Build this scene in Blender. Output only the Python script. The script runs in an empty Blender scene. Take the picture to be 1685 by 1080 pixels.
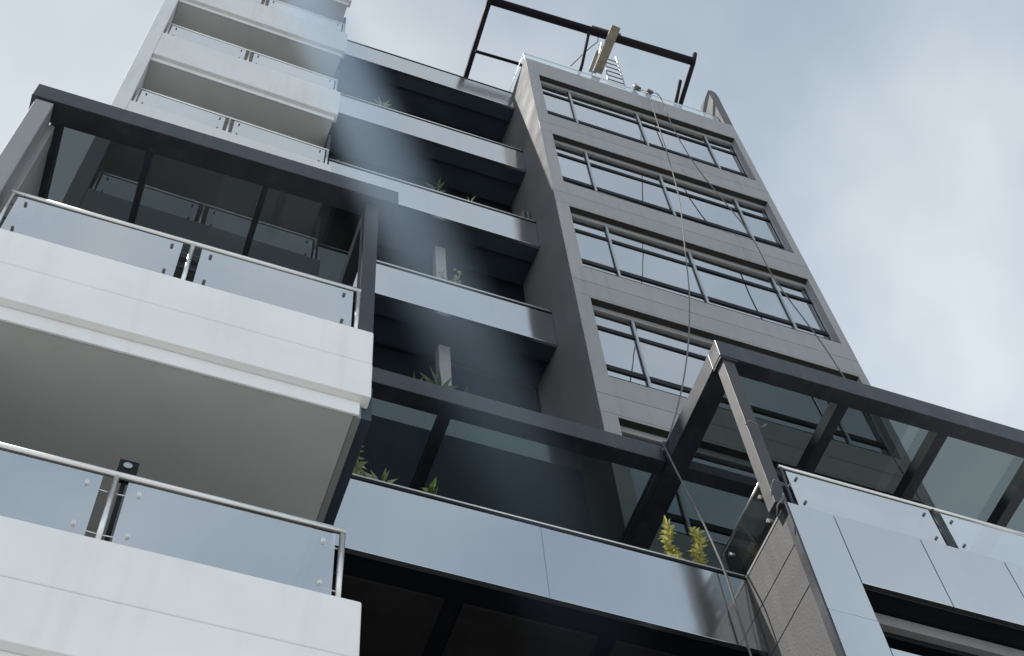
import bpy, bmesh, math, random
from mathutils import Vector, Matrix

random.seed(7)
S = bpy.context.scene
COL = S.collection

# ------------------------------------------------------------------ camera
cam_d = bpy.data.cameras.new('camera')
cam = bpy.data.objects.new('camera', cam_d)
COL.objects.link(cam)
RIGHT = Vector((0.93965, -0.33686, -0.05981))
DOWN = Vector((0.27001, 0.83751, -0.47505))
FWD = RIGHT.cross(DOWN).normalized()
DOWN = FWD.cross(RIGHT).normalized()
RIGHT.normalize()
m = Matrix((RIGHT, -DOWN, -FWD)).transposed().to_4x4()
m.translation = Vector((0, 0, 1.6))
cam.matrix_world = m
cam_d.sensor_fit = 'HORIZONTAL'
cam_d.sensor_width = 36
cam_d.lens = 36 * 2465.4 / 1685
cam_d.clip_start = 0.1
cam_d.clip_end = 5000
S.camera = cam

# ------------------------------------------------------------------ sky, sun, exposure
SUN_DIR = Vector((-0.38, 0.10, 0.92)).normalized()
world = bpy.data.worlds.new('World')
S.world = world
world.use_nodes = True
wn, wl = world.node_tree.nodes, world.node_tree.links
wn.clear()
out = wn.new('ShaderNodeOutputWorld')
bg = wn.new('ShaderNodeBackground')
bg.inputs['Strength'].default_value = 0.076
sky = wn.new('ShaderNodeTexSky')
sky.sky_type = 'NISHITA'
sky.sun_disc = False
sky.sun_elevation = math.asin(SUN_DIR.z)
sky.sun_rotation = math.atan2(SUN_DIR.x, SUN_DIR.y)
sky.air_density = 1.0
sky.dust_density = 2.0
tc = wn.new('ShaderNodeTexCoord')
nz = wn.new('ShaderNodeTexNoise')
nz.inputs['Scale'].default_value = 2.0
nz.inputs['Detail'].default_value = 5
nz.inputs['Roughness'].default_value = 0.5
nz.inputs['Distortion'].default_value = 0.3
mp = wn.new('ShaderNodeMapping')
mp.inputs['Location'].default_value = (9.1, 0.4, 2.9)
mp.inputs['Scale'].default_value = (1.0, 1.0, 1.6)
wl.new(tc.outputs['Generated'], mp.inputs['Vector'])
wl.new(mp.outputs['Vector'], nz.inputs['Vector'])
cr = wn.new('ShaderNodeValToRGB')
cr.color_ramp.elements[0].position = 0.38
cr.color_ramp.elements[0].color = (0.66, 0.66, 0.66, 1)
cr.color_ramp.elements[1].position = 0.62
cr.color_ramp.elements[1].color = (0.97, 0.97, 0.97, 1)
wl.new(nz.outputs['Fac'], cr.inputs['Fac'])
cr2 = wn.new('ShaderNodeValToRGB')
cr2.color_ramp.elements[0].position = 0.38
cr2.color_ramp.elements[0].color = (4.35, 5.4, 6.35, 1)
cr2.color_ramp.elements[1].position = 0.68
cr2.color_ramp.elements[1].color = (7.2, 7.75, 8.25, 1)
wl.new(nz.outputs['Fac'], cr2.inputs['Fac'])
mx = wn.new('ShaderNodeMixRGB')
wl.new(cr.outputs['Color'], mx.inputs['Fac'])
wl.new(sky.outputs['Color'], mx.inputs['Color1'])
wl.new(cr2.outputs['Color'], mx.inputs['Color2'])
# the air brightens evenly towards the horizon all round
sp = wn.new('ShaderNodeSeparateXYZ')
wl.new(tc.outputs['Generated'], sp.inputs['Vector'])
hz = wn.new('ShaderNodeMapRange')
hz.inputs['From Min'].default_value = 0.0
hz.inputs['From Max'].default_value = 1.0
hz.inputs['To Min'].default_value = 2.0
hz.inputs['To Max'].default_value = 0.90
wl.new(sp.outputs['Z'], hz.inputs['Value'])
vs_ = wn.new('ShaderNodeVectorMath')
vs_.operation = 'SCALE'
wl.new(mx.outputs['Color'], vs_.inputs[0])
wl.new(hz.outputs['Result'], vs_.inputs['Scale'])
wl.new(vs_.outputs['Vector'], bg.inputs['Color'])
wl.new(bg.outputs['Background'], out.inputs['Surface'])

sun_d = bpy.data.lights.new('sun', 'SUN')
sun_d.energy = 5.0
sun_d.angle = math.radians(0.6)
sun_d.color = (1.0, 0.965, 0.91)
sun = bpy.data.objects.new('sun', sun_d)
sun.rotation_euler = SUN_DIR.to_track_quat('Z', 'Y').to_euler()
sun.location = (0, 0, 60)
COL.objects.link(sun)

S.view_settings.view_transform = 'Standard'
S.view_settings.look = 'None'
S.view_settings.exposure = 0.4
S.view_settings.gamma = 1.0
S.view_settings.use_curve_mapping = False
S.cycles.max_bounces = 8
S.cycles.transparent_max_bounces = 16
S.cycles.caustics_reflective = False
S.cycles.caustics_refractive = False

# ------------------------------------------------------------------ materials
def new_mat(name):
    mt = bpy.data.materials.new(name)
    mt.use_nodes = True
    n = mt.node_tree.nodes
    n.clear()
    o = n.new('ShaderNodeOutputMaterial')
    return mt, n, mt.node_tree.links, o

def surface(name, col, rough=0.7, metal=0.0, var=0.10, scale=1.5, streak=0.0, bump=0.0, bscale=60, dirt=None, spec=0.5, rv=0.0, bdist=0.01, blotch=0.0):
    """Painted / metal / plaster surface: broad mottling, vertical rain streaks, fine relief, all in world metres."""
    mt, n, l, o = new_mat(name)
    b = n.new('ShaderNodeBsdfPrincipled')
    b.inputs['Metallic'].default_value = metal
    b.inputs['Specular IOR Level'].default_value = spec
    g = n.new('ShaderNodeNewGeometry')
    t = n.new('ShaderNodeTexNoise')
    t.inputs['Scale'].default_value = scale
    t.inputs['Detail'].default_value = 6
    l.new(g.outputs['Position'], t.inputs['Vector'])
    r = n.new('ShaderNodeMapRange')
    r.inputs['From Min'].default_value = 0.3
    r.inputs['From Max'].default_value = 0.7
    r.inputs['To Min'].default_value = 1 - var
    r.inputs['To Max'].default_value = 1 + var
    l.new(t.outputs['Fac'], r.inputs['Value'])
    v = n.new('ShaderNodeVectorMath')
    v.operation = 'SCALE'
    v.inputs[0].default_value = col
    l.new(r.outputs['Result'], v.inputs['Scale'])
    cur = v.outputs['Vector']
    if rv > 0:
        oi = n.new('ShaderNodeObjectInfo')
        ro = n.new('ShaderNodeMapRange')
        ro.inputs['To Min'].default_value = 1 - rv
        ro.inputs['To Max'].default_value = 1 + rv
        l.new(oi.outputs['Random'], ro.inputs['Value'])
        v2 = n.new('ShaderNodeVectorMath')
        v2.operation = 'SCALE'
        l.new(cur, v2.inputs[0])
        l.new(ro.outputs['Result'], v2.inputs['Scale'])
        cur = v2.outputs['Vector']
    if blotch > 0:
        tb = n.new('ShaderNodeTexNoise')
        tb.inputs['Scale'].default_value = 3.1
        tb.inputs['Detail'].default_value = 8
        tb.inputs['Roughness'].default_value = 0.65
        tb.inputs['Distortion'].default_value = 0.6
        l.new(g.outputs['Position'], tb.inputs['Vector'])
        rb = n.new('ShaderNodeMapRange')
        rb.inputs['From Min'].default_value = 0.55
        rb.inputs['From Max'].default_value = 0.75
        rb.inputs['To Min'].default_value = 0.0
        rb.inputs['To Max'].default_value = blotch
        l.new(tb.outputs['Fac'], rb.inputs['Value'])
        mbx = n.new('ShaderNodeMixRGB')
        d_ = dirt or tuple(c * 0.45 for c in col)
        mbx.inputs['Color2'].default_value = (*d_, 1)
        l.new(rb.outputs['Result'], mbx.inputs['Fac'])
        l.new(cur, mbx.inputs['Color1'])
        cur = mbx.outputs['Color']
    if streak > 0:
        mpn = n.new('ShaderNodeMapping')
        mpn.inputs['Scale'].default_value = (9, 9, 0.55)
        l.new(g.outputs['Position'], mpn.inputs['Vector'])
        t2 = n.new('ShaderNodeTexNoise')
        t2.inputs['Scale'].default_value = 1.0
        t2.inputs['Detail'].default_value = 4
        l.new(mpn.outputs['Vector'], t2.inputs['Vector'])
        r2 = n.new('ShaderNodeMapRange')
        r2.inputs['From Min'].default_value = 0.52
        r2.inputs['From Max'].default_value = 0.78
        r2.inputs['To Min'].default_value = 0.0
        r2.inputs['To Max'].default_value = streak
        l.new(t2.outputs['Fac'], r2.inputs['Value'])
        mxx = n.new('ShaderNodeMixRGB')
        d = dirt or tuple(c * 0.45 for c in col)
        mxx.inputs['Color2'].default_value = (*d, 1)
        l.new(r2.outputs['Result'], mxx.inputs['Fac'])
        l.new(cur, mxx.inputs['Color1'])
        cur = mxx.outputs['Color']
    l.new(cur, b.inputs['Base Color'])
    rr = n.new('ShaderNodeMapRange')
    rr.inputs['From Min'].default_value = 0.3
    rr.inputs['From Max'].default_value = 0.7
    rr.inputs['To Min'].default_value = max(0.02, rough * 0.85)
    rr.inputs['To Max'].default_value = min(1.0, rough * 1.15)
    l.new(t.outputs['Fac'], rr.inputs['Value'])
    l.new(rr.outputs['Result'], b.inputs['Roughness'])
    if bump > 0:
        t3 = n.new('ShaderNodeTexNoise')
        t3.inputs['Scale'].default_value = bscale
        t3.inputs['Detail'].default_value = 4
        l.new(g.outputs['Position'], t3.inputs['Vector'])
        bp = n.new('ShaderNodeBump')
        bp.inputs['Strength'].default_value = bump
        bp.inputs['Distance'].default_value = bdist
        l.new(t3.outputs['Fac'], bp.inputs['Height'])
        l.new(bp.outputs['Normal'], b.inputs['Normal'])
    l.new(b.outputs['BSDF'], o.inputs['Surface'])
    return mt

def glass(name, through, mirror, base, fres=1.5, dark=False, rough=0.01, wave=0.0, dusty=0.0, rv=0.0):
    """Sheet glass: a coated pane that lets some light through and mirrors the rest."""
    mt, n, l, o = new_mat(name)
    if dark:
        a = n.new('ShaderNodeBsdfDiffuse')
    else:
        a = n.new('ShaderNodeBsdfTransparent')
    a.inputs['Color'].default_value = (*through, 1)
    gl = n.new('ShaderNodeBsdfGlossy')
    gl.inputs['Color'].default_value = (*mirror, 1)
    gl.inputs['Roughness'].default_value = rough
    if rv > 0:
        oi = n.new('ShaderNodeObjectInfo')
        ro = n.new('ShaderNodeMapRange')
        ro.inputs['To Min'].default_value = 1 - 2 * rv
        ro.inputs['To Max'].default_value = 1
        l.new(oi.outputs['Random'], ro.inputs['Value'])
        v2 = n.new('ShaderNodeVectorMath')
        v2.operation = 'SCALE'
        v2.inputs[0].default_value = mirror
        l.new(ro.outputs['Result'], v2.inputs['Scale'])
        l.new(v2.outputs['Vector'], gl.inputs['Color'])
    fr = n.new('ShaderNodeFresnel')
    fr.inputs['IOR'].default_value = fres
    ad = n.new('ShaderNodeMath')
    ad.operation = 'ADD'
    ad.use_clamp = True
    ad.inputs[1].default_value = base
    l.new(fr.outputs['Fac'], ad.inputs[0])
    if wave > 0:
        g = n.new('ShaderNodeNewGeometry')
        t = n.new('ShaderNodeTexNoise')
        t.inputs['Scale'].default_value = 1.3
        t.inputs['Detail'].default_value = 1
        l.new(g.outputs['Position'], t.inputs['Vector'])
        bp = n.new('ShaderNodeBump')
        bp.inputs['Strength'].default_value = wave
        bp.inputs['Distance'].default_value = 0.05
        l.new(t.outputs['Fac'], bp.inputs['Height'])
        l.new(bp.outputs['Normal'], gl.inputs['Normal'])
    mxs = n.new('ShaderNodeMixShader')
    l.new(ad.outputs['Value'], mxs.inputs['Fac'])
    l.new(a.outputs['BSDF'], mxs.inputs[1])
    l.new(gl.outputs['BSDF'], mxs.inputs[2])
    last = mxs
    if dusty > 0:
        df = n.new('ShaderNodeBsdfDiffuse')
        df.inputs['Color'].default_value = (0.35, 0.37, 0.35, 1)
        g2 = n.new('ShaderNodeNewGeometry')
        t2 = n.new('ShaderNodeTexNoise')
        t2.inputs['Scale'].default_value = 2.2
        t2.inputs['Detail'].default_value = 8
        l.new(g2.outputs['Position'], t2.inputs['Vector'])
        r2 = n.new('ShaderNodeMapRange')
        r2.inputs['From Min'].default_value = 0.35
        r2.inputs['From Max'].default_value = 0.75
        r2.inputs['To Min'].default_value = dusty * 0.3
        r2.inputs['To Max'].default_value = dusty
        l.new(t2.outputs['Fac'], r2.inputs['Value'])
        m2 = n.new('ShaderNodeMixShader')
        l.new(r2.outputs['Result'], m2.inputs['Fac'])
        l.new(mxs.outputs['Shader'], m2.inputs[1])
        l.new(df.outputs['BSDF'], m2.inputs[2])
        last = m2
    if not dark:
        # the sheet is one optical surface: its far skin passes light on unchanged
        gb = n.new('ShaderNodeNewGeometry')
        clr = n.new('ShaderNodeBsdfTransparent')
        mb_ = n.new('ShaderNodeMixShader')
        l.new(gb.outputs['Backfacing'], mb_.inputs['Fac'])
        l.new(last.outputs['Shader'], mb_.inputs[1])
        l.new(clr.outputs['BSDF'], mb_.inputs[2])
        last = mb_
    l.new(last.outputs['Shader'], o.inputs['Surface'])
    return mt

def leaf_mat(name, col, col2):
    mt, n, l, o = new_mat(name)
    g = n.new('ShaderNodeNewGeometry')
    t = n.new('ShaderNodeTexNoise')
    t.inputs['Scale'].default_value = 25
    l.new(g.outputs['Position'], t.inputs['Vector'])
    cr_ = n.new('ShaderNodeValToRGB')
    cr_.color_ramp.elements[0].position = 0.35
    cr_.color_ramp.elements[0].color = (*col, 1)
    cr_.color_ramp.elements[1].position = 0.65
    cr_.color_ramp.elements[1].color = (*col2, 1)
    l.new(t.outputs['Fac'], cr_.inputs['Fac'])
    d = n.new('ShaderNodeBsdfPrincipled')
    d.inputs['Roughness'].default_value = 0.45
    tr = n.new('ShaderNodeBsdfTranslucent')
    l.new(cr_.outputs['Color'], d.inputs['Base Color'])
    l.new(cr_.outputs['Color'], tr.inputs['Color'])
    mxs = n.new('ShaderNodeMixShader')
    mxs.inputs['Fac'].default_value = 0.35
    l.new(d.outputs['BSDF'], mxs.inputs[1])
    l.new(tr.outputs['BSDF'], mxs.inputs[2])
    l.new(mxs.outputs['Shader'], o.inputs['Surface'])
    return mt

M = {}
M['white'] = surface('white_render', (0.785, 0.78, 0.765), 0.75, var=0.05, scale=0.9, streak=0.16, blotch=0.10, bump=0.12, bscale=45, dirt=(0.5, 0.48, 0.44))
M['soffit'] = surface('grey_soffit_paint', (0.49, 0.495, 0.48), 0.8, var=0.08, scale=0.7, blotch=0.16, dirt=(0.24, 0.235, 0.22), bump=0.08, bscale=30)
M['clad'] = surface('warm_grey_cladding', (0.262, 0.258, 0.256), 0.55, var=0.08, scale=0.8, streak=0.25, blotch=0.12, rv=0.06, bump=0.05, bscale=30)
M['side'] = surface('grey_plaster', (0.108, 0.107, 0.110), 0.85, var=0.16, scale=1.1, streak=0.22, bump=0.25, bscale=25)
M['conc'] = surface('fair_faced_concrete', (0.075, 0.074, 0.073), 0.8, var=0.25, scale=3.0, streak=0.25, bump=0.35, bscale=40, dirt=(0.25, 0.24, 0.23))
M['panel'] = surface('silver_composite_panel', (0.60, 0.62, 0.635), 0.13, metal=0.95, var=0.03, scale=0.6, bump=0.10, bscale=1.1, bdist=0.02, rv=0.03, streak=0.08, dirt=(0.40, 0.40, 0.39))
M['dark'] = surface('dark_steel_paint', (0.017, 0.020, 0.027), 0.45, var=0.25, scale=2.5, streak=0.35, blotch=0.25, bump=0.10, bscale=30, dirt=(0.07, 0.068, 0.068))
M['black'] = surface('black_window_frame', (0.007, 0.008, 0.011), 0.5, var=0.1, scale=4, spec=0.15)
M['head'] = surface('dark_brown_strip', (0.035, 0.032, 0.029), 0.7, var=0.2, scale=3, spec=0.2)
M['white_dim'] = surface('white_render_dim', (0.62, 0.625, 0.62), 0.75, var=0.06, scale=0.9, streak=0.24, blotch=0.16, bump=0.12, bscale=45, dirt=(0.42, 0.41, 0.39))  # darker copy of the white render; the tower's dimmer light is in the colour
M['alu'] = surface('pale_aluminium', (0.40, 0.42, 0.44), 0.35, metal=0.6, var=0.05, scale=5)
M['steel'] = surface('brushed_steel', (0.72, 0.71, 0.68), 0.28, metal=0.8, var=0.06, scale=6)
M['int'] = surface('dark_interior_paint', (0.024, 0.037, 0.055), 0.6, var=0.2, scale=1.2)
M['brown'] = surface('brown_soffit_board', (0.008, 0.007, 0.0065), 0.7, var=0.3, scale=4)
M['tan'] = surface('weathered_timber', (0.22, 0.195, 0.15), 0.8, var=0.25, scale=9, streak=0.3, bump=0.3, bscale=60)
M['wood_grey'] = surface('grey_board', (0.34, 0.33, 0.31), 0.8, var=0.2, scale=8)
M['frame_red'] = surface('dark_primer_steel', (0.013, 0.010, 0.014), 0.8, var=0.3, scale=5, spec=0.1)
M['rope'] = surface('pale_rope', (0.13, 0.13, 0.128), 0.9, var=0.25, scale=14)
M['cable'] = surface('grey_cable', (0.10, 0.10, 0.10), 0.7, var=0.2, scale=14)
M['ground'] = surface('pale_street_concrete', (0.265, 0.268, 0.27), 0.9, var=0.15, scale=0.4, bump=0.2, bscale=12)
M['pave'] = surface('paving', (0.295, 0.295, 0.29), 0.9, var=0.12, scale=1.5)
M['rail_white'] = surface('bright_rail', (0.72, 0.73, 0.72), 0.35, var=0.05, scale=6)
M['post'] = surface('grey_post_paint', (0.042, 0.042, 0.043), 0.6, var=0.2, scale=4, streak=0.2)
M['stud'] = surface('dark_stud', (0.10, 0.10, 0.105), 0.3, metal=0.7, var=0.1, scale=6)
M['soil'] = surface('planting_soil', (0.05, 0.035, 0.025), 0.95, var=0.3, scale=12)
M['stem'] = surface('plant_stem', (0.12, 0.10, 0.05), 0.8, var=0.3, scale=20)
M['rail_glass'] = glass('railing_glass', (0.50, 0.58, 0.60), (0.97, 0.98, 0.985), 0.58, dusty=0.05)
M['top_glass'] = glass('parapet_glass', (0.85, 0.95, 0.95), (0.95, 1.0, 1.0), 0.30, dusty=0.06)
M['roof_glass'] = glass('tinted_canopy_glass', (0.185, 0.22, 0.215), (0.9, 0.95, 1.0), 0.01, dusty=0.07)
M['smoke_glass'] = glass('smoked_canopy_glass', (0.135, 0.155, 0.158), (0.9, 0.95, 1.0), 0.01, dusty=0.09)
M['win'] = glass('coated_window_glass', (0.010, 0.013, 0.017), (0.82, 0.85, 0.88), 0.62, dark=True, wave=0.05, rv=0.06)
M['dark_win'] = glass('dark_door_glass', (0.012, 0.016, 0.020), (0.6, 0.65, 0.7), 0.02, dark=True)
M['leaf_lime'] = leaf_mat('lime_leaf', (0.30, 0.32, 0.06), (0.62, 0.58, 0.22))
M['leaf_green'] = leaf_mat('green_leaf', (0.045, 0.085, 0.02), (0.09, 0.14, 0.035))
M['leaf_pale'] = leaf_mat('pale_leaf', (0.20, 0.24, 0.10), (0.40, 0.42, 0.22))

# ------------------------------------------------------------------ building helpers
WL = {}          # world location of every object's origin

def tag(o, label=None, cat=None, group=None, kind=None):
    if label: o['label'] = label
    if cat: o['category'] = cat
    if group: o['group'] = group
    if kind: o['kind'] = kind
    return o

def place(o, loc, parent):
    loc = Vector(loc)
    WL[o.name] = loc
    if parent is not None:
        o.parent = parent
        o.location = loc - WL[parent.name]
    else:
        o.location = loc
    return o

def thing(name, label, cat, loc, group=None):
    o = bpy.data.objects.new(name, None)
    o.empty_display_size = 0.2
    COL.objects.link(o)
    place(o, loc, None)
    return tag(o, label, cat, group)

BOXES = {}
def box_mesh(name, dx, dy, dz, mat, bev):
    key = (round(dx, 4), round(dy, 4), round(dz, 4), mat.name, round(bev, 4))
    if key in BOXES: return BOXES[key]
    bm = bmesh.new()
    bmesh.ops.create_cube(bm, size=1)
    bmesh.ops.scale(bm, vec=(dx, dy, dz), verts=bm.verts)
    if bev > 0:
        bmesh.ops.bevel(bm, geom=bm.edges[:], offset=bev, segments=2, affect='EDGES', profile=0.5)
    me = bpy.data.meshes.new(name)
    bm.to_mesh(me)
    bm.free()
    me.materials.append(mat)
    BOXES[key] = me
    return me

def box(name, x0, x1, y0, y1, z0, z1, mat, parent=None, bev=0.0):
    me = box_mesh(name, x1 - x0, y1 - y0, z1 - z0, mat, bev)
    o = bpy.data.objects.new(name, me)
    COL.objects.link(o)
    return place(o, ((x0 + x1) / 2, (y0 + y1) / 2, (z0 + z1) / 2), parent)

class MB:
    """Collects shapes (world metres) into ONE mesh object."""
    def __init__(s):
        s.bm = bmesh.new()
    def box(s, x0, x1, y0, y1, z0, z1, bev=0.0):
        r = bmesh.ops.create_cube(s.bm, size=1)
        vs = r['verts']
        bmesh.ops.scale(s.bm, vec=(x1 - x0, y1 - y0, z1 - z0), verts=vs)
        bmesh.ops.translate(s.bm, vec=((x0 + x1) / 2, (y0 + y1) / 2, (z0 + z1) / 2), verts=vs)
        if bev > 0:
            es = list({e for v in vs for e in v.link_edges})
            bmesh.ops.bevel(s.bm, geom=es, offset=bev, segments=2, affect='EDGES', profile=0.5)
        return s
    def beam(s, p, q, w, h):
        p, q = Vector(p), Vector(q)
        d = (q - p).normalized()
        up = Vector((0, 0, 1))
        if abs(d.z) > 0.95: up = Vector((0, 1, 0))
        a = d.cross(up).normalized() * (w / 2)
        b = a.cross(d).normalized() * (h / 2)
        vs = [s.bm.verts.new(c + sa * a + sb * b) for c in (p, q) for sa, sb in ((-1, -1), (1, -1), (1, 1), (-1, 1))]
        for f in ((3, 2, 1, 0), (4, 5, 6, 7), (0, 1, 5, 4), (1, 2, 6, 5), (2, 3, 7, 6), (3, 0, 4, 7)):
            s.bm.faces.new([vs[i] for i in f])
        return s
    def tube(s, pts, r, n=8, r1=None):
        pts = [Vector(p) for p in pts]
        rings = []
        ref = Vector((0.123, 0.37, 0.92))
        for i, p in enumerate(pts):
            d = (pts[min(i + 1, len(pts) - 1)] - pts[max(i - 1, 0)]).normalized()
            if abs(d.dot(ref)) > 0.98: rf = Vector((1, 0, 0))
            else: rf = ref
            a = d.cross(rf).normalized()
            b = d.cross(a)
            rad = r if r1 is None else r + (r1 - r) * i / (len(pts) - 1)
            rings.append([s.bm.verts.new(p + rad * (math.cos(2 * math.pi * k / n) * a + math.sin(2 * math.pi * k / n) * b)) for k in range(n)])
        for A, B in zip(rings, rings[1:]):
            for k in range(n):
                f = s.bm.faces.new((A[k], A[(k + 1) % n], B[(k + 1) % n], B[k]))
                f.smooth = True
        s.bm.faces.new(list(reversed(rings[0])))
        s.bm.faces.new(rings[-1])
        return s
    def prism(s, outline, axis, a0, a1):
        """outline: list of 2D points in the plane normal to axis ('y': (x,z); 'x': (y,z))."""
        def P(u, v, a): return Vector((u, a, v)) if axis == 'y' else Vector((a, u, v))
        A = [s.bm.verts.new(P(u, v, a0)) for u, v in outline]
        B = [s.bm.verts.new(P(u, v, a1)) for u, v in outline]
        k = len(A)
        s.bm.faces.new(A)
        s.bm.faces.new(list(reversed(B)))
        for i in range(k):
            s.bm.faces.new((A[i], B[i], B[(i + 1) % k], A[(i + 1) % k]))
        bmesh.ops.recalc_face_normals(s.bm, faces=s.bm.faces[:])
        return s
    def leaf(s, p, d, up, ln, w, droop=0.2):
        p, d, up = Vector(p), Vector(d).normalized(), Vector(up)
        side = d.cross(up)
        if side.length < 1e-3: side = d.cross(Vector((1, 0, 0)))
        side.normalize()
        nrm = side.cross(d).normalized()
        mid = p + d * ln * 0.5 + nrm * ln * 0.08
        tip = p + d * ln - nrm * ln * droop
        v = [s.bm.verts.new(q) for q in (p, mid + side * w / 2, tip, mid - side * w / 2)]
        s.bm.faces.new((v[0], v[1], v[2]))
        s.bm.faces.new((v[0], v[2], v[3]))
        return s
    def build(s, name, mat, parent=None):
        vs = [v.co for v in s.bm.verts]
        lo = Vector((min(v.x for v in vs), min(v.y for v in vs), min(v.z for v in vs)))
        hi = Vector((max(v.x for v in vs), max(v.y for v in vs), max(v.z for v in vs)))
        c = (lo + hi) / 2
        bmesh.ops.translate(s.bm, vec=-c, verts=s.bm.verts)
        me = bpy.data.meshes.new(name)
        s.bm.to_mesh(me)
        s.bm.free()
        me.materials.append(mat)
        o = bpy.data.objects.new(name, me)
        COL.objects.link(o)
        return place(o, c, parent)

# ------------------------------------------------------------------ ground
g = box('ground', -1500, 1500, -1500, 1500, -0.5, 0.0, M['ground'])
tag(g, kind='structure')
g = box('pavement', -60, 60, 3.2, 5.0, 0.004, 0.14, M['pave'], None, 0.01)
tag(g, kind='structure')

# ------------------------------------------------------------------ glass railing (part of a building, with panes / posts / clamps as sub-parts)
def glass_railing(parent, y, zr, zbase, posts, gap=0.075, r=0.022, clamp_mat=None, post_mat=None):
    """handrail at height zr in plane y; posts: list of x. Panes hang between the posts on round clamps."""
    x0, x1 = posts[0], posts[-1]
    mb = MB().tube([(x0 - 0.02, y, zr), (x1 + 0.015, y, zr)], r, 10)
    mb.tube([(x1 - 0.01, y, zr), (x1 - 0.01, y + 0.02, zr + 0.03)], r * 0.8, 8)
    rail = mb.build('glass_railing', M['steel'], parent)
    for i, x in enumerate(posts):
        MB().tube([(x, y + 0.03, zbase), (x, y + 0.005, zr - r * 0.5)], 0.019, 8).build('post', post_mat or M['steel'], rail)
        MB().box(x - 0.04, x + 0.04, y - 0.01, y + 0.07, zbase, zbase + 0.012).build('foot_plate', M['steel'], rail)
    for a, b in zip(posts, posts[1:]):
        ga = gap * (0.6 if a == posts[0] else 1.0)
        gb = gap * (0.6 if b == posts[-1] else 1.0)
        xa, xb = a + ga, b - gb
        p = box('pane', xa, xb, y - 0.006, y + 0.006, zbase + 0.03, zr - 0.05, M['rail_glass'], rail)
        p.rotation_euler = (random.uniform(-0.004, 0.004), 0, random.uniform(-0.003, 0.003))
        for px, sx, xp in ((xa + 0.075, 1, a), (xb - 0.075, -1, b)):
            for pz in (zr - 0.15, zr - 0.15 - (zr - zbase - 0.3)):
                c = MB().tube([(px, y - 0.024, pz), (px, y + 0.02, pz)], 0.0125, 10)
                c.tube([(px, y + 0.018, pz), (xp, y + 0.02, pz - 0.01)], 0.005, 6)
                c.build('clamp', clamp_mat or M['stud'], rail)
    return rail

# ------------------------------------------------------------------ lower left: white balcony block
blk = thing('apartment_block', 'white rendered apartment block with two deep balconies behind glass rails, in front at lower left', 'building', (-0.15, 6.6, 0))
def white_parapet(parent, x0, x1, y, zb, zt, groove):
    mb = MB()
    mb.box(x0, x1, y, y + 0.15, groove + 0.004, zt, 0.014)
    mb.box(x0, x1, y, y + 0.15, zb, groove - 0.004, 0.006)
    mb.box(x0 + 0.01, x1 - 0.01, y + 0.012, y + 0.14, groove - 0.02, groove + 0.02)
    return mb.build('balcony_parapet', M['white'], parent)
for lv, zb in enumerate((10.55, 7.38, 4.22)):
    gr = zb + 0.46
    white_parapet(blk, -1.66, 1.395, 5.2, zb, zb + 0.94, gr)
    box('edge_strip', -1.66, 1.335, 5.262, 5.285, zb - 0.165, zb - 0.002, M['white'], blk, 0.006)
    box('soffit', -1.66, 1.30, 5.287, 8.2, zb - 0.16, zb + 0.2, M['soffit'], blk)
    box('soffit_trim', 1.303, 1.352, 5.29, 8.2, zb - 0.165, zb + 0.15, M['clad'], blk)
    box('side_fascia', 1.355, 1.43, 5.30, 8.2, zb - 0.145, zb + 0.3, M['int'], blk)
    if lv < 2:
        glass_railing(blk, 5.27, zb + (1.675 if lv == 0 else 1.645), zb + 0.945, (-1.43, -0.095 if lv else -0.055, 1.275), clamp_mat=M['steel'] if lv else None)
    box('back_wall', -1.66, 1.35, 8.0, 8.2, zb + 0.205, zb + 3.0, M['soffit'], blk)
    d = box('sliding_door', -1.1, 1.1, 7.95, 7.995, zb + 0.21, zb + 2.5, M['black'], blk)
    for k in range(2):
        box('pane', -1.05 + k * 1.06, -0.02 + k * 1.06, 7.935, 7.948, zb + 0.28, zb + 2.43, M['dark_win'], d)
box('lower_wall', -1.66, 1.35, 5.4, 8.2, 0, 4.0, M['white'], blk)
# left end wall of the terrace, stepped pilaster
mb = MB()
mb.box(-1.66, -1.505, 5.22, 5.42, 10.56, 13.985, 0.008)
mb.box(-1.60, -1.455, 5.42, 5.62, 10.56, 13.985, 0.008)
mb.box(-1.66, -1.465, 5.62, 8.2, 10.56, 13.985)
mb.build('end_wall', M['clad'], blk)
for zb in (7.38, 4.22):
    box('end_wall', -1.66, -1.47, 5.42, 8.2, zb + 0.21, zb + 3.0, M['clad'], blk)

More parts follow.
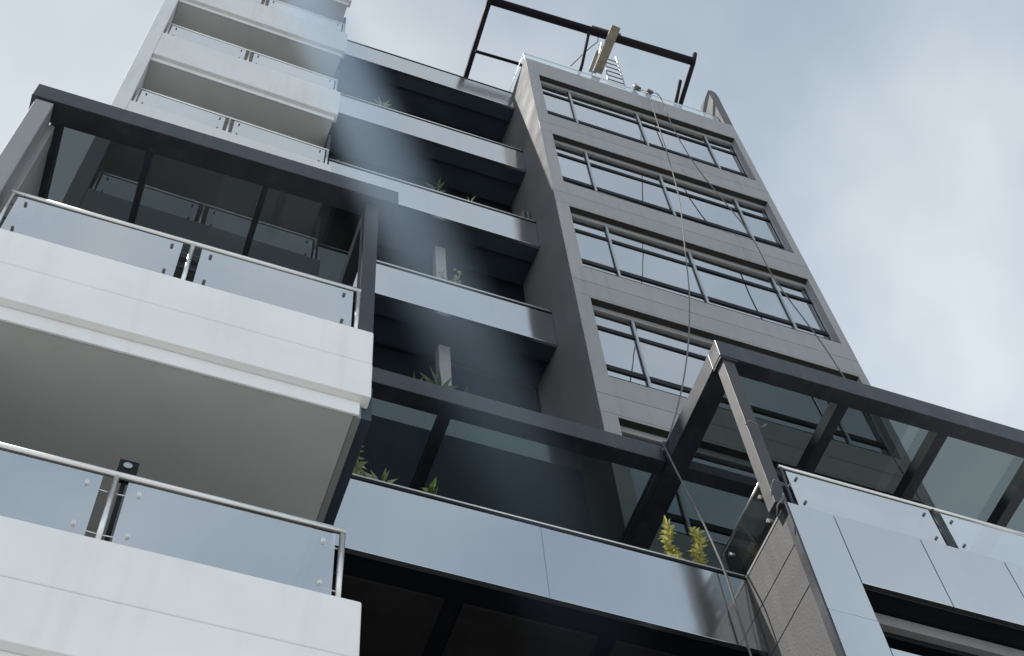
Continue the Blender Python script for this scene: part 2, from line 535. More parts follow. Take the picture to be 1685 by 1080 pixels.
# ------------------------------------------------------------------ upper left: white balcony tower, set back
twr = thing('apartment_tower', 'tall white balcony tower with grey soffits rising behind the left canopy', 'building', (-0.1, 8.335, 0))
YT = 8.335
box('side_pier', -1.715, -1.505, YT, 11.5, 21.0, 32.0, M['white_dim'], twr, 0.006)
box('side_pier', -1.715, -1.505, YT, 11.5, 0, 20.99, M['clad'], twr, 0.006)
for k in range(6):
    zb = 14.78 + 3.2 * k
    zt = zb + 1.06
    mb = MB()
    mb.box(-1.503, 1.50, YT, YT + 0.15, zb, zt, 0.01)
    wall_m = M['clad'] if k < 2 else M['white_dim']
    mb.build('balcony_parapet', wall_m, twr)
    box('edge_strip', -1.503, 1.455, YT + 0.062, YT + 0.085, zb - 0.14, zb - 0.002, wall_m, twr, 0.005)
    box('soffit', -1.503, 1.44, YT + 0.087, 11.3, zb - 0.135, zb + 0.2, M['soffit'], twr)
    if k < 5:
        glass_railing(twr, YT + 0.07, zb + 1.76, zt + 0.005, (-1.46, -0.092, 1.42), gap=0.07, r=0.02)
        box('back_wall', -1.503, 1.5, 11.1, 11.3, zb + 0.205, zb + 3.06, M['clad'], twr)
        d = box('sliding_door', -1.1, 1.1, 11.05, 11.095, zb + 0.21, zb + 2.5, M['black'], twr)
        for j in range(2):
            box('pane', -1.05 + j * 1.06, -0.02 + j * 1.06, 11.035, 11.048, zb + 0.28, zb + 2.43, M['dark_win'], d)
    box('side_wall', 1.445, 1.495, YT + 0.32, 11.3, zb + 1.2 if k == 5 else zb + 0.205, zb + 1.9 if k == 5 else zb + 3.06, M['int'], twr)
box('core_wall', -1.503, 1.49, 11.3, 11.6, 0, 31.8, M['white_dim'], twr)
box('roof_slab', -1.72, 1.5, YT - 0.02, 11.6, 32.0, 32.12, M['white_dim'], twr)
twr.rotation_euler.z = math.radians(1.3)

# ------------------------------------------------------------------ centre: planter wing
wing = thing('planter_wing', 'dark recessed wing with silver planter fronts stacked between the white tower and grey tower', 'building', (3.3, 9.1, 0))
WX0, WX1 = 1.56, 5.095
tops = ((30.41, 29.58), (27.23, 26.36), (24.08, 23.19), (20.88, 19.95), (17.70, 16.75))
for k, (zt, zb) in enumerate(tops):
    f = box('planter_panel', WX0, WX1, 9.05, 9.10, zb, zt, M['panel'], wing, 0.004)
    f.rotation_euler = (random.uniform(-0.004, 0.004), 0, 0)
    box('coping', WX0, WX1, 9.042, 9.12, zt + 0.001, zt + 0.042, M['black'], wing)
    if k > 0:
        MB().tube([(WX0, 9.055, zt + 0.068), (WX1 - 0.02, 9.055, zt + 0.068)], 0.018, 8).build('handrail', M['rail_white'], wing)
        box('planting_bed', WX0, WX1, 9.13, 9.45, zb + 0.3, zt - 0.06, M['soil'], wing)
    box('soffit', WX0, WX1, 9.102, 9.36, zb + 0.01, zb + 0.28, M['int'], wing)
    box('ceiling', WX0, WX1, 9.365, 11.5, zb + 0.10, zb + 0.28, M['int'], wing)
    # glazed back wall under this slab
    fl = zb - 3.2 + 0.29
    if k < 4:
        w = MB()
        for zz in (fl, fl + 2.15, zb + 0.03):
            w.box(WX0, WX1, 9.83, 9.89, zz, zz + 0.06)
        for xx in (WX0, 2.42, 3.66, WX1 - 0.05):
            w.box(xx, xx + 0.05, 9.832, 9.888, fl + 0.062, zb + 0.028)
        wf = w.build('window_wall', M['black'], wing)
        for xa, xb in ((WX0 + 0.05, 2.42), (2.47, 3.66), (3.71, WX1 - 0.05)):
            box('pane', xa, xb, 9.855, 9.865, fl + 0.062, fl + 2.148, M['dark_win'], wf)
            box('pane', xa, xb, 9.855, 9.865, fl + 2.212, zb + 0.028, M['dark_win'], wf)
for fl, top in ((17.04, 19.955), (20.24, 23.19)):
    box('pillar', 3.50, 3.67, 9.55, 9.70, fl, top, M['clad'], wing, 0.005)
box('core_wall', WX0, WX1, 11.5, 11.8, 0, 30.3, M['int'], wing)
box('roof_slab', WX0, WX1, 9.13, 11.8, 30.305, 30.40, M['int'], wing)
# terrace below, further forward
TZ0, TZ1 = 10.575, 11.49
for xa, xb in ((1.50, 3.2075), (3.2090, 5.04)):
    f = box('planter_panel', xa, xb, 6.5, 6.55, TZ0, TZ1, M['panel'], wing, 0.003)
    f.rotation_euler = (random.uniform(-0.003, 0.003), 0, random.uniform(-0.002, 0.002))
box('coping', 1.50, 5.045, 6.494, 6.58, TZ1 + 0.002, TZ1 + 0.036, M['black'], wing)
MB().tube([(1.50, 6.508, TZ1 + 0.054), (5.04, 6.508, TZ1 + 0.054)], 0.013, 8).build('handrail', M['rail_white'], wing)
box('planting_bed', 1.50, 5.04, 6.59, 6.95, 10.95, 11.44, M['soil'], wing)
box('terrace_slab', 1.50, 5.04, 6.552, 9.0, TZ0 + 0.02, 10.94, M['black'], wing)
for xa, xb in ((1.55, 2.45), (2.60, 3.70), (3.85, 4.98)):
    box('soffit_board', xa, xb, 6.75, 8.0, TZ0 - 0.006, TZ0 + 0.018, M['brown'], wing)
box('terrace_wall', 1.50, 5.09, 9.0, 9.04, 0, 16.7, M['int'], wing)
w = MB()
for zz in (11.5, 13.7):
    w.box(1.6, 5.0, 8.95, 8.99, zz, zz + 0.06)
for xx in (1.6, 2.7, 3.8, 4.95):
    w.box(xx, xx + 0.05, 8.952, 8.988, 11.562, 13.698)
wf = w.build('window_wall', M['black'], wing)
for xa, xb in ((1.65, 2.7), (2.75, 3.8), (3.85, 4.95)):
    box('pane', xa, xb, 8.965, 8.975, 11.562, 13.698, M['dark_win'], wf)
box('lower_wall', 1.50, 5.04, 8.3, 8.4, 0, TZ0, M['black'], wing)

# ------------------------------------------------------------------ right: grey office tower
off = thing('office_tower', 'warm grey clad tower with stacked ribbon windows mirroring the sky', 'building', (7.4, 8.3, 0))
OX0, OX1, OY = 5.10, 9.69, 8.30
HX0, HX1 = 5.325, 9.545
heads = [29.72 - 3.185 * k for k in range(6)]
OPEN_H = 2.19
def ring(x0, x1, y0, y1, z0, z1, hx0, hx1, hz0, hz1):
    mb = MB()
    bm = mb.bm
    def loop(y, a, b, c, d): return [bm.verts.new(v) for v in ((a, y, c), (b, y, c), (b, y, d), (a, y, d))]
    fo, fi = loop(y0, x0, x1, z0, z1), loop(y0, hx0, hx1, hz0, hz1)
    bo, bi = loop(y1, x0, x1, z0, z1), loop(y1, hx0, hx1, hz0, hz1)
    for i in range(4):
        j = (i + 1) % 4
        bm.faces.new((fo[i], fo[j], fi[j], fi[i]))
        bm.faces.new((bo[j], bo[i], bi[i], bi[j]))
        bm.faces.new((fo[j], fo[i], bo[i], bo[j]))
        bm.faces.new((fi[i], fi[j], bi[j], bi[i]))
    bmesh.ops.recalc_face_normals(bm, faces=bm.faces[:])
    return mb
J = 0.009
box('cladding_panel', OX0, OX1, OY, OY + 0.2, heads[0] + 0.05 + J, 30.56, M['clad'], off, 0.004)
for k, H in enumerate(heads):
    sill = H - OPEN_H
    lo = heads[k + 1] + 0.50 + J if k < 5 else H - 3.185 + 0.5
    ring(OX0, OX1, OY, OY + 0.2, lo, H + 0.05, HX0, HX1, sill, H).build('cladding_panel', M['clad'], off)
    if k < 5:
        box('cladding_panel', OX0, OX1, OY, OY + 0.2, heads[k + 1] + 0.05 + J, heads[k + 1] + 0.50, M['clad'], off, 0.003)
    # ribbon window
    fr = MB()
    X0, X1 = HX0 - 0.02, HX1 + 0.02
    YG = 8.43
    fr.box(X0, X1, YG - 0.018, YG + 0.03, H - 0.660, H - 0.570)
    fr.box(X0, X1, YG - 0.018, YG + 0.03, H - 1.760, H - 1.650)
    fr.box(X0, X1, YG - 0.010, YG + 0.03, sill - 0.02, sill + 0.05)
    fr.box(HX0 + 0.002, HX1 - 0.002, 8.296, YG - 0.012, sill + 0.001, sill + 0.012)
    xm = (5.965, 7.405, 8.885)
    for xx in (X0,) + xm + (X1 - 0.06,):
        fr.box(xx - 0.012, xx + 0.035, YG - 0.011, YG + 0.028, sill + 0.052, H - 0.137)
    win = fr.build('window', M['black'], off)
    box('lintel_board', HX0 + 0.002, HX1 - 0.002, YG - 0.030, YG + 0.03, H - 0.135, H - 0.001, M['clad'], win)
    box('head_strip', HX0 + 0.002, HX1 - 0.002, 8.303, YG - 0.031, H - 0.006, H - 0.001, M['head'], win)  # thin dark brown strip lining the underside of the opening
    for xx in xm:
        box('mullion', xx - 0.003, xx + 0.033, YG - 0.040, YG - 0.0115, sill + 0.02, H - 0.138, M['alu'], win)
    box('mullion', X1 - 0.062, X1 - 0.022, YG - 0.035, YG - 0.0115, sill + 0.02, H - 0.138, M['alu'], win)
    xs = (X0 + 0.035, xm[0] - 0.012, xm[0] + 0.035, xm[1] - 0.012, xm[1] + 0.035, xm[2] - 0.012, xm[2] + 0.035, X1 - 0.072)
    zs = ((H - 0.570, H - 0.137), (H - 1.650, H - 0.660), (sill + 0.05, H - 1.760))
    for c in range(4):
        for z0, z1 in zs:
            p = box('pane', xs[2 * c], xs[2 * c + 1], YG, YG + 0.012, z0, z1, M['win'], win)
            p.rotation_euler = (random.uniform(-0.006, 0.006), 0, random.uniform(-0.006, 0.006))
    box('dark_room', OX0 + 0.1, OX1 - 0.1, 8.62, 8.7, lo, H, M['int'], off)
ZL = heads[5] - 3.185 + 0.5 - J
box('cladding_panel', OX0, OX1, OY, OY + 0.2, 0, ZL, M['clad'], off)
box('side_wall', OX0 - 0.003, OX0 + 0.12, OY + 0.003, 13.0, 0, 30.555, M['side'], off, 0.002)
box('side_wall', OX1 - 0.12, OX1 + 0.003, OY + 0.003, 13.0, 0, 30.555, M['side'], off, 0.002)
box('roof_slab', OX0 + 0.13, OX1 - 0.13, OY + 0.21, 13.0, 30.2, 30.5, M['int'], off)
# upstand fin at the right end of the roof
MB().prism([(9.50, 30.562), (9.692, 30.562), (9.70, 31.6), (9.715, 32.35), (9.69, 32.58), (9.62, 32.66), (9.52, 32.62), (9.50, 32.5)], 'y', OY + 0.002, OY + 0.42).build('parapet_fin', M['side'], off)
# glass parapet
gp = MB().tube([(5.16, 8.42, 31.24), (9.49, 8.42, 31.24)], 0.012, 6).build('glass_parapet', M['alu'], off)
for xa, xb in ((5.17, 6.22), (6.23, 7.30), (7.31, 8.38), (8.39, 9.48)):
    p = box('pane', xa, xb, 8.412, 8.424, 30.57, 31.22, M['top_glass'], gp)
    p.rotation_euler = (random.uniform(-0.01, 0.01), 0, 0)
    MB().box(xa + 0.02, xa + 0.06, 8.40, 8.436, 30.562, 30.66).build('clamp', M['steel'], gp)
box('pane', 5.155, 5.167, 8.43, 9.9, 30.57, 31.22, M['top_glass'], gp)
MB().tube([(5.161, 8.43, 31.24), (5.161, 9.9, 31.24)], 0.012, 6).build('side_rail', M['alu'], gp)
MB().tube([(5.165, 8.425, 30.56), (5.165, 8.425, 31.25)], 0.014, 6).build('corner_post', M['dark'], gp)

# ------------------------------------------------------------------ right front: silver panelled annex
anx = thing('annex', 'low annex faced in silver panels with a concrete flank at lower right', 'building', (7.0, 6.9, 0))
AY = 5.70
G = 0.0045
def apanel(xa, xb, za, zb):
    f = box('facade_panel', xa + G, xb - G, AY, AY + 0.05, za + G, zb - G, M['panel'], anx, 0.003)
    f.rotation_euler = (random.uniform(-0.004, 0.004), 0, random.uniform(-0.003, 0.003))
AT = 11.545
apanel(5.065, 5.49, 10.18, AT)
apanel(5.065, 5.49, 8.6, 10.18)
apanel(5.065, 5.49, 7.0, 8.6)
for i in range(4):
    xa = 5.49 + 0.805 * i
    apanel(xa, xa + 0.805, 10.635, AT)
    apanel(xa, xa + 0.805, 8.6, 9.89)
    apanel(xa, xa + 0.805, 7.0, 8.6)
mb = MB()
mb.box(5.16, 8.7, AY + 0.055, 6.3, 10.65, AT - 0.02)
mb.box(5.16, 5.475, AY + 0.055, 6.3, 9.87, 10.648)
mb.box(5.16, 8.7, AY + 0.055, 6.3, 0, 9.868)
mb.box(5.16, 8.7, 6.302, 8.25, 0, 11.46)
mb.build('core_wall', M['black'], anx)
box('edge_trim', 5.048, 5.064, AY - 0.002, AY + 0.075, 0, AT, M['dark'], anx)
for za, zb in ((11.055, 11.50), (10.545, 11.045), (9.6, 10.535), (8.6, 9.59), (0, 8.59)):
    box('flank_panel', 5.05, 5.155, AY + 0.078, 6.62, za, zb, M['conc'], anx, 0.004)
box('flank_coping', 5.045, 5.158, AY + 0.078, 6.62, 11.502, 11.53, M['clad'], anx)
wm = MB()
wm.box(5.48, 8.7, 5.99, 6.29, 10.44, 10.50)
wm.box(5.48, 8.7, 6.10, 6.29, 10.25, 10.435)
wm.box(5.48, 8.7, 6.2, 6.29, 9.872, 9.93)
for xx in (5.48, 6.75, 8.0):
    wm.box(xx, xx + 0.07, 6.12, 6.29, 9.932, 10.248)
aw = wm.build('window', M['black'], anx)
box('lintel_board', 5.48, 8.7, 5.93, 6.29, 10.503, 10.632, M['clad'], aw)
for xa, xb in ((5.55, 6.75), (6.82, 8.0)):
    box('pane', xa, xb, 6.22, 6.23, 9.932, 10.248, M['dark_win'], aw)
box('mullion', 5.60, 5.64, 6.02, 6.118, 9.93, 10.435, M['alu'], aw)
# front rail and the side rail
glass_railing(anx, AY + 0.05, 12.175, AT - 0.015, (5.18, 6.66, 8.14), gap=0.06, r=0.018, post_mat=M['dark'])
sr = MB().tube([(5.075, 5.78, 12.17), (5.075, 6.75, 12.17)], 0.012, 8).build('side_railing', M['steel'], anx)
box('pane', 5.069, 5.081, 5.90, 6.72, 11.535, 12.14, M['roof_glass'], sr)
for yy in (5.99, 6.62):
    for zz in (11.66, 12.0):
        MB().tube([(5.045, yy, zz), (5.10, yy, zz)], 0.018, 8).build('clamp', M['steel'], sr)

# ------------------------------------------------------------------ glass canopies
CG = 'dark steel canopies with tinted glass roofs'
cl = thing('glass_canopy', 'left canopy, dark steel with two rafters, over the upper white balcony', 'canopy', (0, 6.7, 14.0), CG)
box('front_beam', -1.70, 1.57, 5.20, 5.41, 14.0, 14.275, M['dark'], cl, 0.006)
box('side_beam', -1.50, -1.41, 5.412, 8.25, 14.01, 14.26, M['dark'], cl)
box('side_beam', 1.31, 1.42, 5.412, 8.25, 14.01, 14.26, M['dark'], cl)
for xx in (-0.668, 0.372):
    box('rafter', xx, xx + 0.055, 5.412, 8.25, 14.005, 14.12, M['dark'], cl)
for xa, xb in ((-1.412, -0.642), (-0.638, 0.398), (0.402, 1.313)):
    box('glass_pane', xa, xb, 5.413, 8.25, 14.124, 14.136, M['smoke_glass'], cl)
box('post', 1.285, 1.41, 5.28, 5.40, 11.50, 13.999, M['dark'], cl, 0.004)
box('door_post', -1.44, -1.40, 7.7, 7.8, 11.5, 14.0, M['dark'], cl)

cc = thing('glass_canopy', 'middle canopy, long dark beam below the planter fronts, set back furthest', 'canopy', (3.3, 8.0, 14.0), CG)
box('front_beam', 1.58, 4.925, 7.0, 7.18, 13.95, 14.225, M['dark'], cc, 0.006)
for xx in (2.62,):
    box('rafter', xx, xx + 0.11, 7.182, 8.98, 13.96, 14.10, M['dark'], cc)
for xa, xb in ((1.60, 2.673), (2.677, 4.94)):
    box('glass_pane', xa, xb, 7.182, 8.98, 14.104, 14.116, M['roof_glass'], cc)

cr_ = thing('glass_canopy', 'right canopy, dark steel on a slim corner post above the silver annex', 'canopy', (7.0, 7.0, 14.0), CG)
box('front_beam', 4.945, 10.5, AY, AY + 0.165, 13.93, 14.225, M['dark'], cr_, 0.006)
box('side_beam', 4.945, 5.168, AY + 0.167, 8.28, 13.935, 14.22, M['dark'], cr_, 0.006)
box('cross_beam', 5.17, 6.29, 7.0, 7.15, 13.94, 14.10, M['dark'], cr_)
for i in range(4):
    xx = 6.285 + 1.113 * i
    box('rafter', xx, xx + 0.115, AY + 0.167, 8.28, 13.94, 14.11, M['dark'], cr_)
xs = [5.17, 6.34, 6.344, 7.453, 7.457, 8.566, 8.570, 9.68]
for i in range(4):
    box('glass_pane', xs[2 * i], xs[2 * i + 1], AY + 0.168, 8.28, 14.114, 14.126, M['roof_glass'], cr_)
box('post', 4.975, 5.10, AY + 0.03, AY + 0.155, 11.545, 13.929, M['post'], cr_, 0.004)
MB().box(4.95, 5.13, AY + 0.01, AY + 0.18, 13.90, 13.929).build('cap_plate', M['dark'], cr_)

# ------------------------------------------------------------------ roof: cantilever steel frame, hoist arm, ladder
rf = thing('roof_frame', 'dark steel pipe frame cantilevered over the roof edge of the grey tower', 'frame', (6.4, 8.6, 30.6))
MB().tube([(4.36, 8.06, 33.02), (9.22, 8.04, 33.52)], 0.092, 12).build('front_pipe', M['frame_red'], rf)
MB().beam((4.38, 8.0, 33.04), (4.20, 11.2, 30.75), 0.10, 0.12).build('arm', M['frame_red'], rf)
MB().beam((4.33, 8.96, 32.14), (5.43, 8.96, 32.26), 0.055, 0.055).build('tie', M['frame_red'], rf)
MB().beam((5.43, 8.96, 32.28), (5.43, 8.96, 30.5), 0.05, 0.05).build('stub_post', M['frame_red'], rf)
MB().tube([(6.67, 8.06, 33.1), (6.60, 8.57, 32.2), (6.35, 10.3, 30.5)], 0.034, 8).build('arm', M['frame_red'], rf)
MB().tube([(9.28, 7.95, 33.86), (9.22, 8.05, 33.5), (9.15, 8.84, 32.92), (8.95, 11.6, 30.5)], 0.055, 8).build('arm', M['frame_red'], rf)
MB().tube([(8.98, 8.42, 33.05), (8.93, 8.75, 32.55), (8.8, 10.3, 30.5)], 0.042, 8).build('arm', M['frame_red'], rf)
ha = thing('hoist_arm', 'weathered timber plank slung under the roof pipe, overhanging the grey tower', 'plank', (7.1, 8.2, 33.0))
MB().beam((7.165, 7.72, 33.02), (7.09, 8.75, 32.75), 0.20, 0.07).build('plank', M['tan'], ha)
MB().beam((7.12, 8.45, 33.40), (7.12, 8.95, 33.36), 0.18, 0.06).build('lower_plank', M['wood_grey'], ha)
MB().tube([(6.78, 8.03, 33.60), (7.12, 8.03, 33.64), (7.48, 8.02, 33.66)], 0.024, 6).build('cross_bar', M['cable'], ha)
MB().tube([(6.91, 8.09, 33.25), (6.94, 8.2, 33.15), (6.86, 8.34, 33.18), (6.72, 8.55, 33.1), (6.55, 8.88, 33.05)], 0.012, 6).build('lashing', M['cable'], ha)
MB().tube([(7.08, 8.24, 33.37), (7.10, 8.5, 33.25), (7.08, 8.93, 33.14)], 0.017, 6).build('strut', M['alu'], ha)
ld = thing('ladder', 'slim aluminium ladder leaning beside the timber plank on the roof', 'ladder', (7.3, 8.62, 30.5))
for xa, xb in ((7.36, 7.10), (7.62, 7.53)):
    MB().tube([(xb if xa < 7.5 else xa - 0.05, 8.62, 31.0), (xa, 8.60, 33.9)], 0.017, 6).build('rail', M['alu'], ld)
for i in range(9):
    z = 31.2 + i * 0.3
    t = (z - 31.0) / 2.9
    MB().tube([(7.10 + 0.26 * t, 8.62, z), (7.57 + 0.05 * t, 8.62, z)], 0.013, 6).build('rung', M['cable'], ld)

# ------------------------------------------------------------------ ropes
RG = 'work ropes hanging down the grey tower'
def rope(pts, r, label, mat, fine=6):
    P = [Vector(p) for p in pts]
    out_ = []
    for i in range(len(P) - 1):
        p0, p1, p2, p3 = P[max(i - 1, 0)], P[i], P[i + 1], P[min(i + 2, len(P) - 1)]
        for k in range(fine):
            t = k / fine
            out_.append(0.5 * ((2 * p1) + (p2 - p0) * t + (2 * p0 - 5 * p1 + 4 * p2 - p3) * t * t + (3 * p1 - p0 - 3 * p2 + p3) * t ** 3))
    out_.append(P[-1])
    o = MB().tube(out_, r, 6).build('rope', mat, None)
    return tag(o, label, 'rope', RG)
def along(raw, ytop, ybot, ztop, zbot):
    """raw points measured in the facade plane y = 8.15, moved to the rope's own slanting plane along the sight line"""
    res = []
    for x, z in raw:
        y = 8.15
        for _ in range(12):
            zz = 1.6 + (z - 1.6) * y / 8.15
            y = ybot + (ytop - ybot) * (zz - zbot) / (ztop - zbot)
        res.append((x * y / 8.15, y, 1.6 + (z - 1.6) * y / 8.15))
    return res
raw1 = [(7.643, 30.45), (7.70, 30.14), (7.637, 29.036), (7.544, 26.754), (7.412, 24.731), (7.112, 22.394), (6.931, 21.036), (6.626, 19.384), (6.268, 17.9), (5.86, 16.55)]
p1 = along(raw1, 8.2, 6.90, 30.45, 14.25)
p1 += [(4.925, 6.96, 14.24), (4.92, 6.93, 14.0), (4.885, 6.77, 13.2), (4.845, 6.58, 12.3), (4.815, 6.47, 11.7), (4.815, 6.44, 11.35), (4.82, 6.44, 10.6), (4.82, 6.44, 9.2), (4.82, 6.44, 6.0)]
p1.insert(0, (7.64, 8.42, 31.26))
rope(p1, 0.010, 'pale rope falling from the tower top past the middle canopy to the planter front', M['rope'])
raw2 = [(7.949, 30.433), (7.955, 28.476), (8.122, 26.619), (8.589, 24.299), (8.678, 22.519), (8.965, 20.779), (9.08, 19.761), (9.25, 17.5)]
p2 = along(raw2, 8.22, 8.0, 30.45, 14.0)
p2 += [(9.35, 8.0, 14.5)]
p2.insert(0, (7.95, 8.42, 31.26))
rope(p2, 0.011, 'pale rope slanting right down the windows to the right canopy', M['rope'])
kn = tag(MB().tube([(7.60, 8.36, 31.32), (7.68, 8.34, 31.10)], 0.05, 8).build('rope_clamp', M['cable'], None), 'dark clamp gripping the left rope on the roof glass', 'clamp')
kn = tag(MB().tube([(7.91, 8.36, 31.30), (8.0, 8.36, 31.22)], 0.04, 8).build('rope_clamp', M['cable'], None), 'dark clamp gripping the right rope on the roof glass', 'clamp')

# ------------------------------------------------------------------ small fittings
fl = thing('floodlight', 'small black floodlight standing above the lower balcony handrail', 'lamp', (-0.05, 5.5, 9.0))
MB().beam((-0.05, 5.52, 8.6), (-0.05, 5.52, 9.33), 0.03, 0.03).build('bracket', M['black'], fl)
h = MB().box(-0.11, 0.01, 5.47, 5.52, 9.30, 9.49, 0.006).build('housing', M['black'], fl)
MB().tube([(-0.055, 5.462, 9.425), (-0.055, 5.469, 9.425)], 0.028, 14).build('lens', M['alu'], h)
ww = 'bent pale tie wire twisted round the canopy post'
for pts, lab in (([(4.94, 5.70, 12.66), (4.975, 5.68, 12.72), (5.04, 5.68, 12.68), (5.07, 5.66, 12.62), (5.13, 5.66, 12.70)], 'high on the post'),
                 ([(4.955, 5.72, 11.60), (4.965, 5.69, 11.72), (5.0, 5.68, 11.80), (5.08, 5.68, 11.78), (5.10, 5.67, 11.72), (5.15, 5.67, 11.80)], 'level with the front handrail'),
                 ([(4.95, 5.75, 11.35), (4.96, 5.70, 11.45), (5.03, 5.68, 11.55), (5.045, 5.68, 11.62)], 'at the foot of the post')):
    tag(MB().tube(pts, 0.006, 6).build('tie_wire', M['rope'], None), ww + ', ' + lab, 'wire', 'tie wires on the canopy post')

# ------------------------------------------------------------------ planting
def spike_plant(x, y, z, h, rad, label, mat, n=70, lean=(0, 0)):
    t = thing('planter_shrub', label, 'plant', (x, y, z), 'plants along the planter fronts')
    top = Vector((x + lean[0], y + lean[1], z + h))
    base = Vector((x, y, z - 0.12))
    MB().tube([base, (base + top) / 2 + Vector((0.01, 0, 0)), top], 0.012, 6, 0.006).build('stem', M['stem'], t)
    mb = MB()
    for i in range(n):
        f = (i + 0.5) / n
        a = i * 2.4 + random.uniform(-0.3, 0.3)
        p = base.lerp(top, 0.25 + 0.75 * f) + Vector((0.02 * math.sin(f * 9 + x * 7), 0, 0))
        up = 0.25 + 0.9 * f ** 3
        d = Vector((math.cos(a), math.sin(a), up))
        mb.leaf(p, d, (0, 0, 1), rad * random.uniform(0.65, 1.25) * (1 if f < 0.85 else 0.8), rad * random.uniform(0.36, 0.52), random.uniform(-0.1, 0.5))
    o = mb.build('foliage', mat, t)
    o['kind'] = 'stuff'
    return t

def bush(x, y, z, h, w, label, mat, n=60, ln=0.12, cat='plant'):
    t = thing('planter_shrub', label, cat, (x, y, z), 'plants along the planter fronts')
    sm = MB()
    mb = MB()
    ns = max(3, int(n / 12))
    for s_ in range(ns):
        a = random.uniform(0, 6.28)
        rr = random.uniform(0.1, 0.5) * w
        tip = Vector((x + math.cos(a) * rr, y + math.sin(a) * rr * 0.6, z + h * random.uniform(0.6, 1.0)))
        b0 = Vector((x + random.uniform(-0.1, 0.1) * w, y, z - 0.1))
        sm.tube([b0, b0.lerp(tip, 0.5) + Vector((0, 0, 0.03)), tip], 0.006, 5, 0.003)
        for i in range(n // ns):
            f = random.uniform(0.25, 1)
            a2 = random.uniform(0, 6.28)
            mb.leaf(b0.lerp(tip, f), (math.cos(a2), math.sin(a2), random.uniform(-0.2, 1.0)), (0, 0, 1), ln * random.uniform(0.6, 1.2), ln * 0.4, random.uniform(0.05, 0.4))
    sm.build('stem', M['stem'], t)
    o = mb.build('foliage', mat, t)
    o['kind'] = 'stuff'
    return t

def fern(x, y, z, h, label, mat, n=9, spread=0.22, w=0.045):
    t = thing('planter_shrub', label, 'plant', (x, y, z), 'plants along the planter fronts')
    mb = MB()
    for i in range(n):
        a = i * 6.283 / n + random.uniform(-0.3, 0.3)
        e = random.uniform(0.5, 1.3)
        d = Vector((math.cos(a) * spread * e, math.sin(a) * spread * e * 0.7, h * random.uniform(0.7, 1.1)))
        p = Vector((x, y, z - 0.05))
        q = p + d * 0.55
        mb.leaf(p, q - p, (0, -1, 0.3), (q - p).length * 1.15, w, 0.0)
        mb.leaf(q, d + Vector((math.cos(a), math.sin(a), -0.4)) * spread * 0.7, (0, 0, 1), d.length * 0.6, w * 0.9, 0.3)
    mb.build('frond', mat, t)
    return t

PY = 6.66
spike_plant(4.50, PY, 11.62, 0.66, 0.078, 'left of two tall lime green spiky plants near right end of lowest planter', M['leaf_lime'], 84, (0.0, 0.0))
spike_plant(4.74, PY, 11.60, 0.70, 0.078, 'tall lime green spiky plant, right of the pair beside the hanging rope', M['leaf_lime'], 88, (0.05, 0.0))
bush(4.62, PY, 11.54, 0.10, 0.30, 'low lime tuft at the foot of the pair of spiky plants', M['leaf_lime'], 34, 0.07)
spike_plant(1.68, PY, 11.60, 0.66, 0.095, 'pale leafy plant at the far left end of the lowest planter', M['leaf_pale'], 48, (-0.02, 0))
fern(1.90, PY, 11.62, 0.28, 'small pale rosette plant second from the left on the lowest planter', M['leaf_pale'], 11, 0.10, 0.035)
bush(2.38, PY + 0.35, 11.55, 0.75, 0.70, 'dim dark green bush on the lowest planter', M['leaf_green'], 110, 0.13)
fern(3.25, PY + 0.25, 11.55, 0.45, 'broad green leaf clump at the middle of the lowest planter', M['leaf_green'], 8, 0.12, 0.09)
fern(3.38, 9.22, 17.72, 0.70, 'tall green fern in front of the pale pillar just above the middle canopy', M['leaf_green'], 8, 0.11, 0.055)
fern(3.02, 9.22, 17.72, 0.50, 'short bright fern left of the pale pillar above the middle canopy', M['leaf_green'], 7, 0.10, 0.08)
bush(3.66, 9.22, 17.72, 0.50, 0.35, 'leafy green bush right of the pale pillar above the middle canopy', M['leaf_green'], 60, 0.09)
bush(3.62, 9.2, 20.92, 0.72, 0.35, 'pale sprawling plant beside the pillar on the second planter up', M['leaf_pale'], 70, 0.09)
fern(3.40, 9.10, 24.12, 0.36, 'dark trailing fern hanging over the third planter up', M['leaf_green'], 8, 0.10, 0.06)
fern(3.97, 9.14, 24.14, 0.32, 'small pale sprig at the middle of the third planter up', M['leaf_pale'], 6, 0.09, 0.04)
bush(4.66, 9.12, 24.08, 0.30, 0.40, 'green trailing clump near the grey tower on the third planter up', M['leaf_green'], 50, 0.09)
fern(2.42, 9.14, 27.26, 0.65, 'reddish thin plant near the white tower on the top planter', M['leaf_pale'], 6, 0.07, 0.035)
bush(1.75, 9.16, 24.12, 0.40, 0.45, 'faint pale plant at the left end of the third planter up', M['leaf_pale'], 46, 0.07)
tag(MB().tube([(4.93, 9.16, 24.1), (4.95, 9.16, 24.62), (5.0, 9.16, 24.78), (5.04, 9.18, 24.62), (5.05, 9.18, 24.1)], 0.035, 8).build('pipe_bend', M['side'], None), 'grey bent pipe standing behind the third planter beside the grey tower', 'pipe')
bush(-1.30, 5.5, 12.0, 0.34, 0.26, 'grey green potted plant behind the left end of the upper balcony glass', M['leaf_green'], 70, 0.08)
bush(-1.17, 5.48, 11.95, 0.2, 0.2, 'low dark plant beside the potted plant behind the upper balcony glass', M['leaf_green'], 40, 0.07)

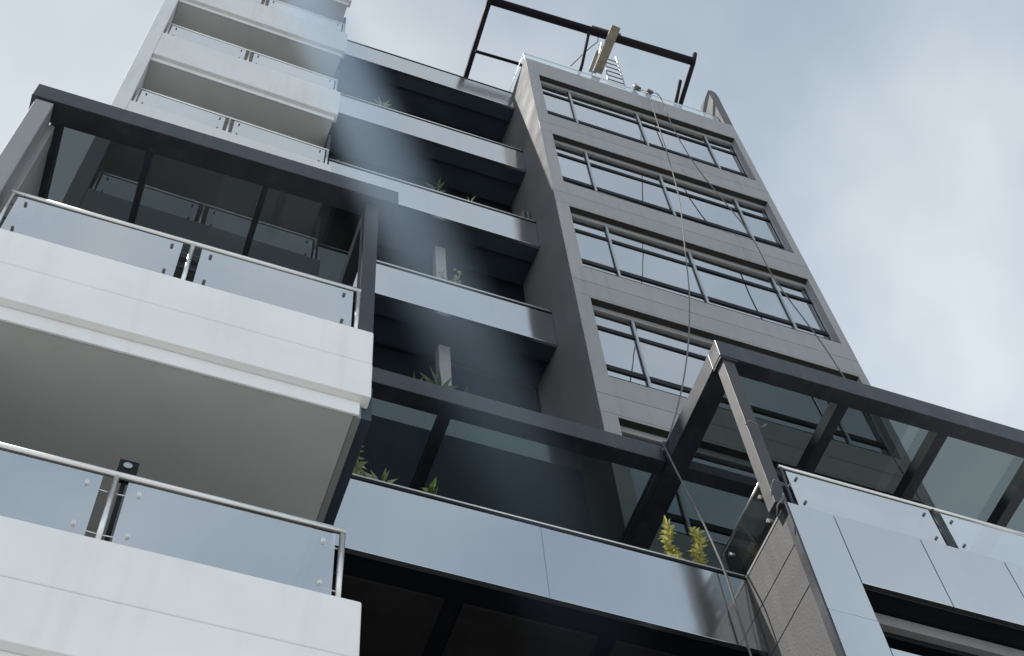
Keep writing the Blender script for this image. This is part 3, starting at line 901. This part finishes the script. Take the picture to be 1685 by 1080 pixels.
# ------------------------------------------------------------------ added scattering column imitating a pale streak of light over the balconies
def streak_volume(p0, p1, rad, dens):
    p0, p1 = Vector(p0), Vector(p1)
    L = (p1 - p0).length
    bm = bmesh.new()
    bmesh.ops.create_cone(bm, cap_ends=True, segments=24, radius1=rad, radius2=rad, depth=L)
    me = bpy.data.meshes.new('light_streak')
    bm.to_mesh(me)
    bm.free()
    mt, n, l, o = new_mat('streak_haze')
    tcn = n.new('ShaderNodeTexCoord')
    sp_ = n.new('ShaderNodeSeparateXYZ')
    l.new(tcn.outputs['Object'], sp_.inputs['Vector'])
    fl_ = n.new('ShaderNodeVectorMath')
    fl_.operation = 'MULTIPLY'
    fl_.inputs[1].default_value = (1 / rad, 1 / rad, 0)
    l.new(tcn.outputs['Object'], fl_.inputs[0])
    ln = n.new('ShaderNodeVectorMath')
    ln.operation = 'LENGTH'
    l.new(fl_.outputs['Vector'], ln.inputs[0])
    edge = n.new('ShaderNodeMapRange')          # dense core, thinning to nothing at the rim
    edge.interpolation_type = 'SMOOTHSTEP'
    edge.inputs['From Min'].default_value = 1.0
    edge.inputs['From Max'].default_value = 0.22
    l.new(ln.outputs['Value'], edge.inputs['Value'])
    along_ = n.new('ShaderNodeMapRange')        # thins towards the lower end
    along_.inputs['From Min'].default_value = -L / 2
    along_.inputs['From Max'].default_value = L / 2
    along_.inputs['To Min'].default_value = 0.0
    along_.inputs['To Max'].default_value = 1.0
    l.new(sp_.outputs['Z'], along_.inputs['Value'])
    tn = n.new('ShaderNodeTexNoise')
    tn.inputs['Scale'].default_value = 1.0
    tn.inputs['Detail'].default_value = 3
    mpn = n.new('ShaderNodeMapping')
    mpn.inputs['Scale'].default_value = (2.2, 2.2, 0.45)
    l.new(tcn.outputs['Object'], mpn.inputs['Vector'])
    l.new(mpn.outputs['Vector'], tn.inputs['Vector'])
    nr = n.new('ShaderNodeMapRange')
    nr.inputs['From Min'].default_value = 0.3
    nr.inputs['From Max'].default_value = 0.7
    nr.inputs['To Min'].default_value = 0.80
    nr.inputs['To Max'].default_value = 1.18
    l.new(tn.outputs['Fac'], nr.inputs['Value'])
    cur = None
    for k, sock in enumerate((edge.outputs['Result'], along_.outputs['Result'], nr.outputs['Result'])):
        mu = n.new('ShaderNodeMath')
        mu.operation = 'MULTIPLY'
        if cur is None: mu.inputs[0].default_value = dens
        else: l.new(cur, mu.inputs[0])
        l.new(sock, mu.inputs[1])
        cur = mu.outputs['Value']
    pv = n.new('ShaderNodeVolumePrincipled')
    pv.inputs['Color'].default_value = (0.64, 0.82, 1.0, 1)
    l.new(cur, pv.inputs['Density'])
    l.new(pv.outputs['Volume'], o.inputs['Volume'])
    me.materials.append(mt)
    ob = bpy.data.objects.new('light_streak', me)
    COL.objects.link(ob)
    ob.location = (p0 + p1) / 2
    ob.rotation_euler = (p0 - p1).to_track_quat('Z', 'Y').to_euler()
    return tag(ob, 'added pale volume imitating a slanting streak of light in front of the recessed planter balconies', 'light_streak', kind='stuff')
streak_volume((0.10, 4.8, 19.4), (2.70, 4.8, 7.4), 0.46, 0.66)
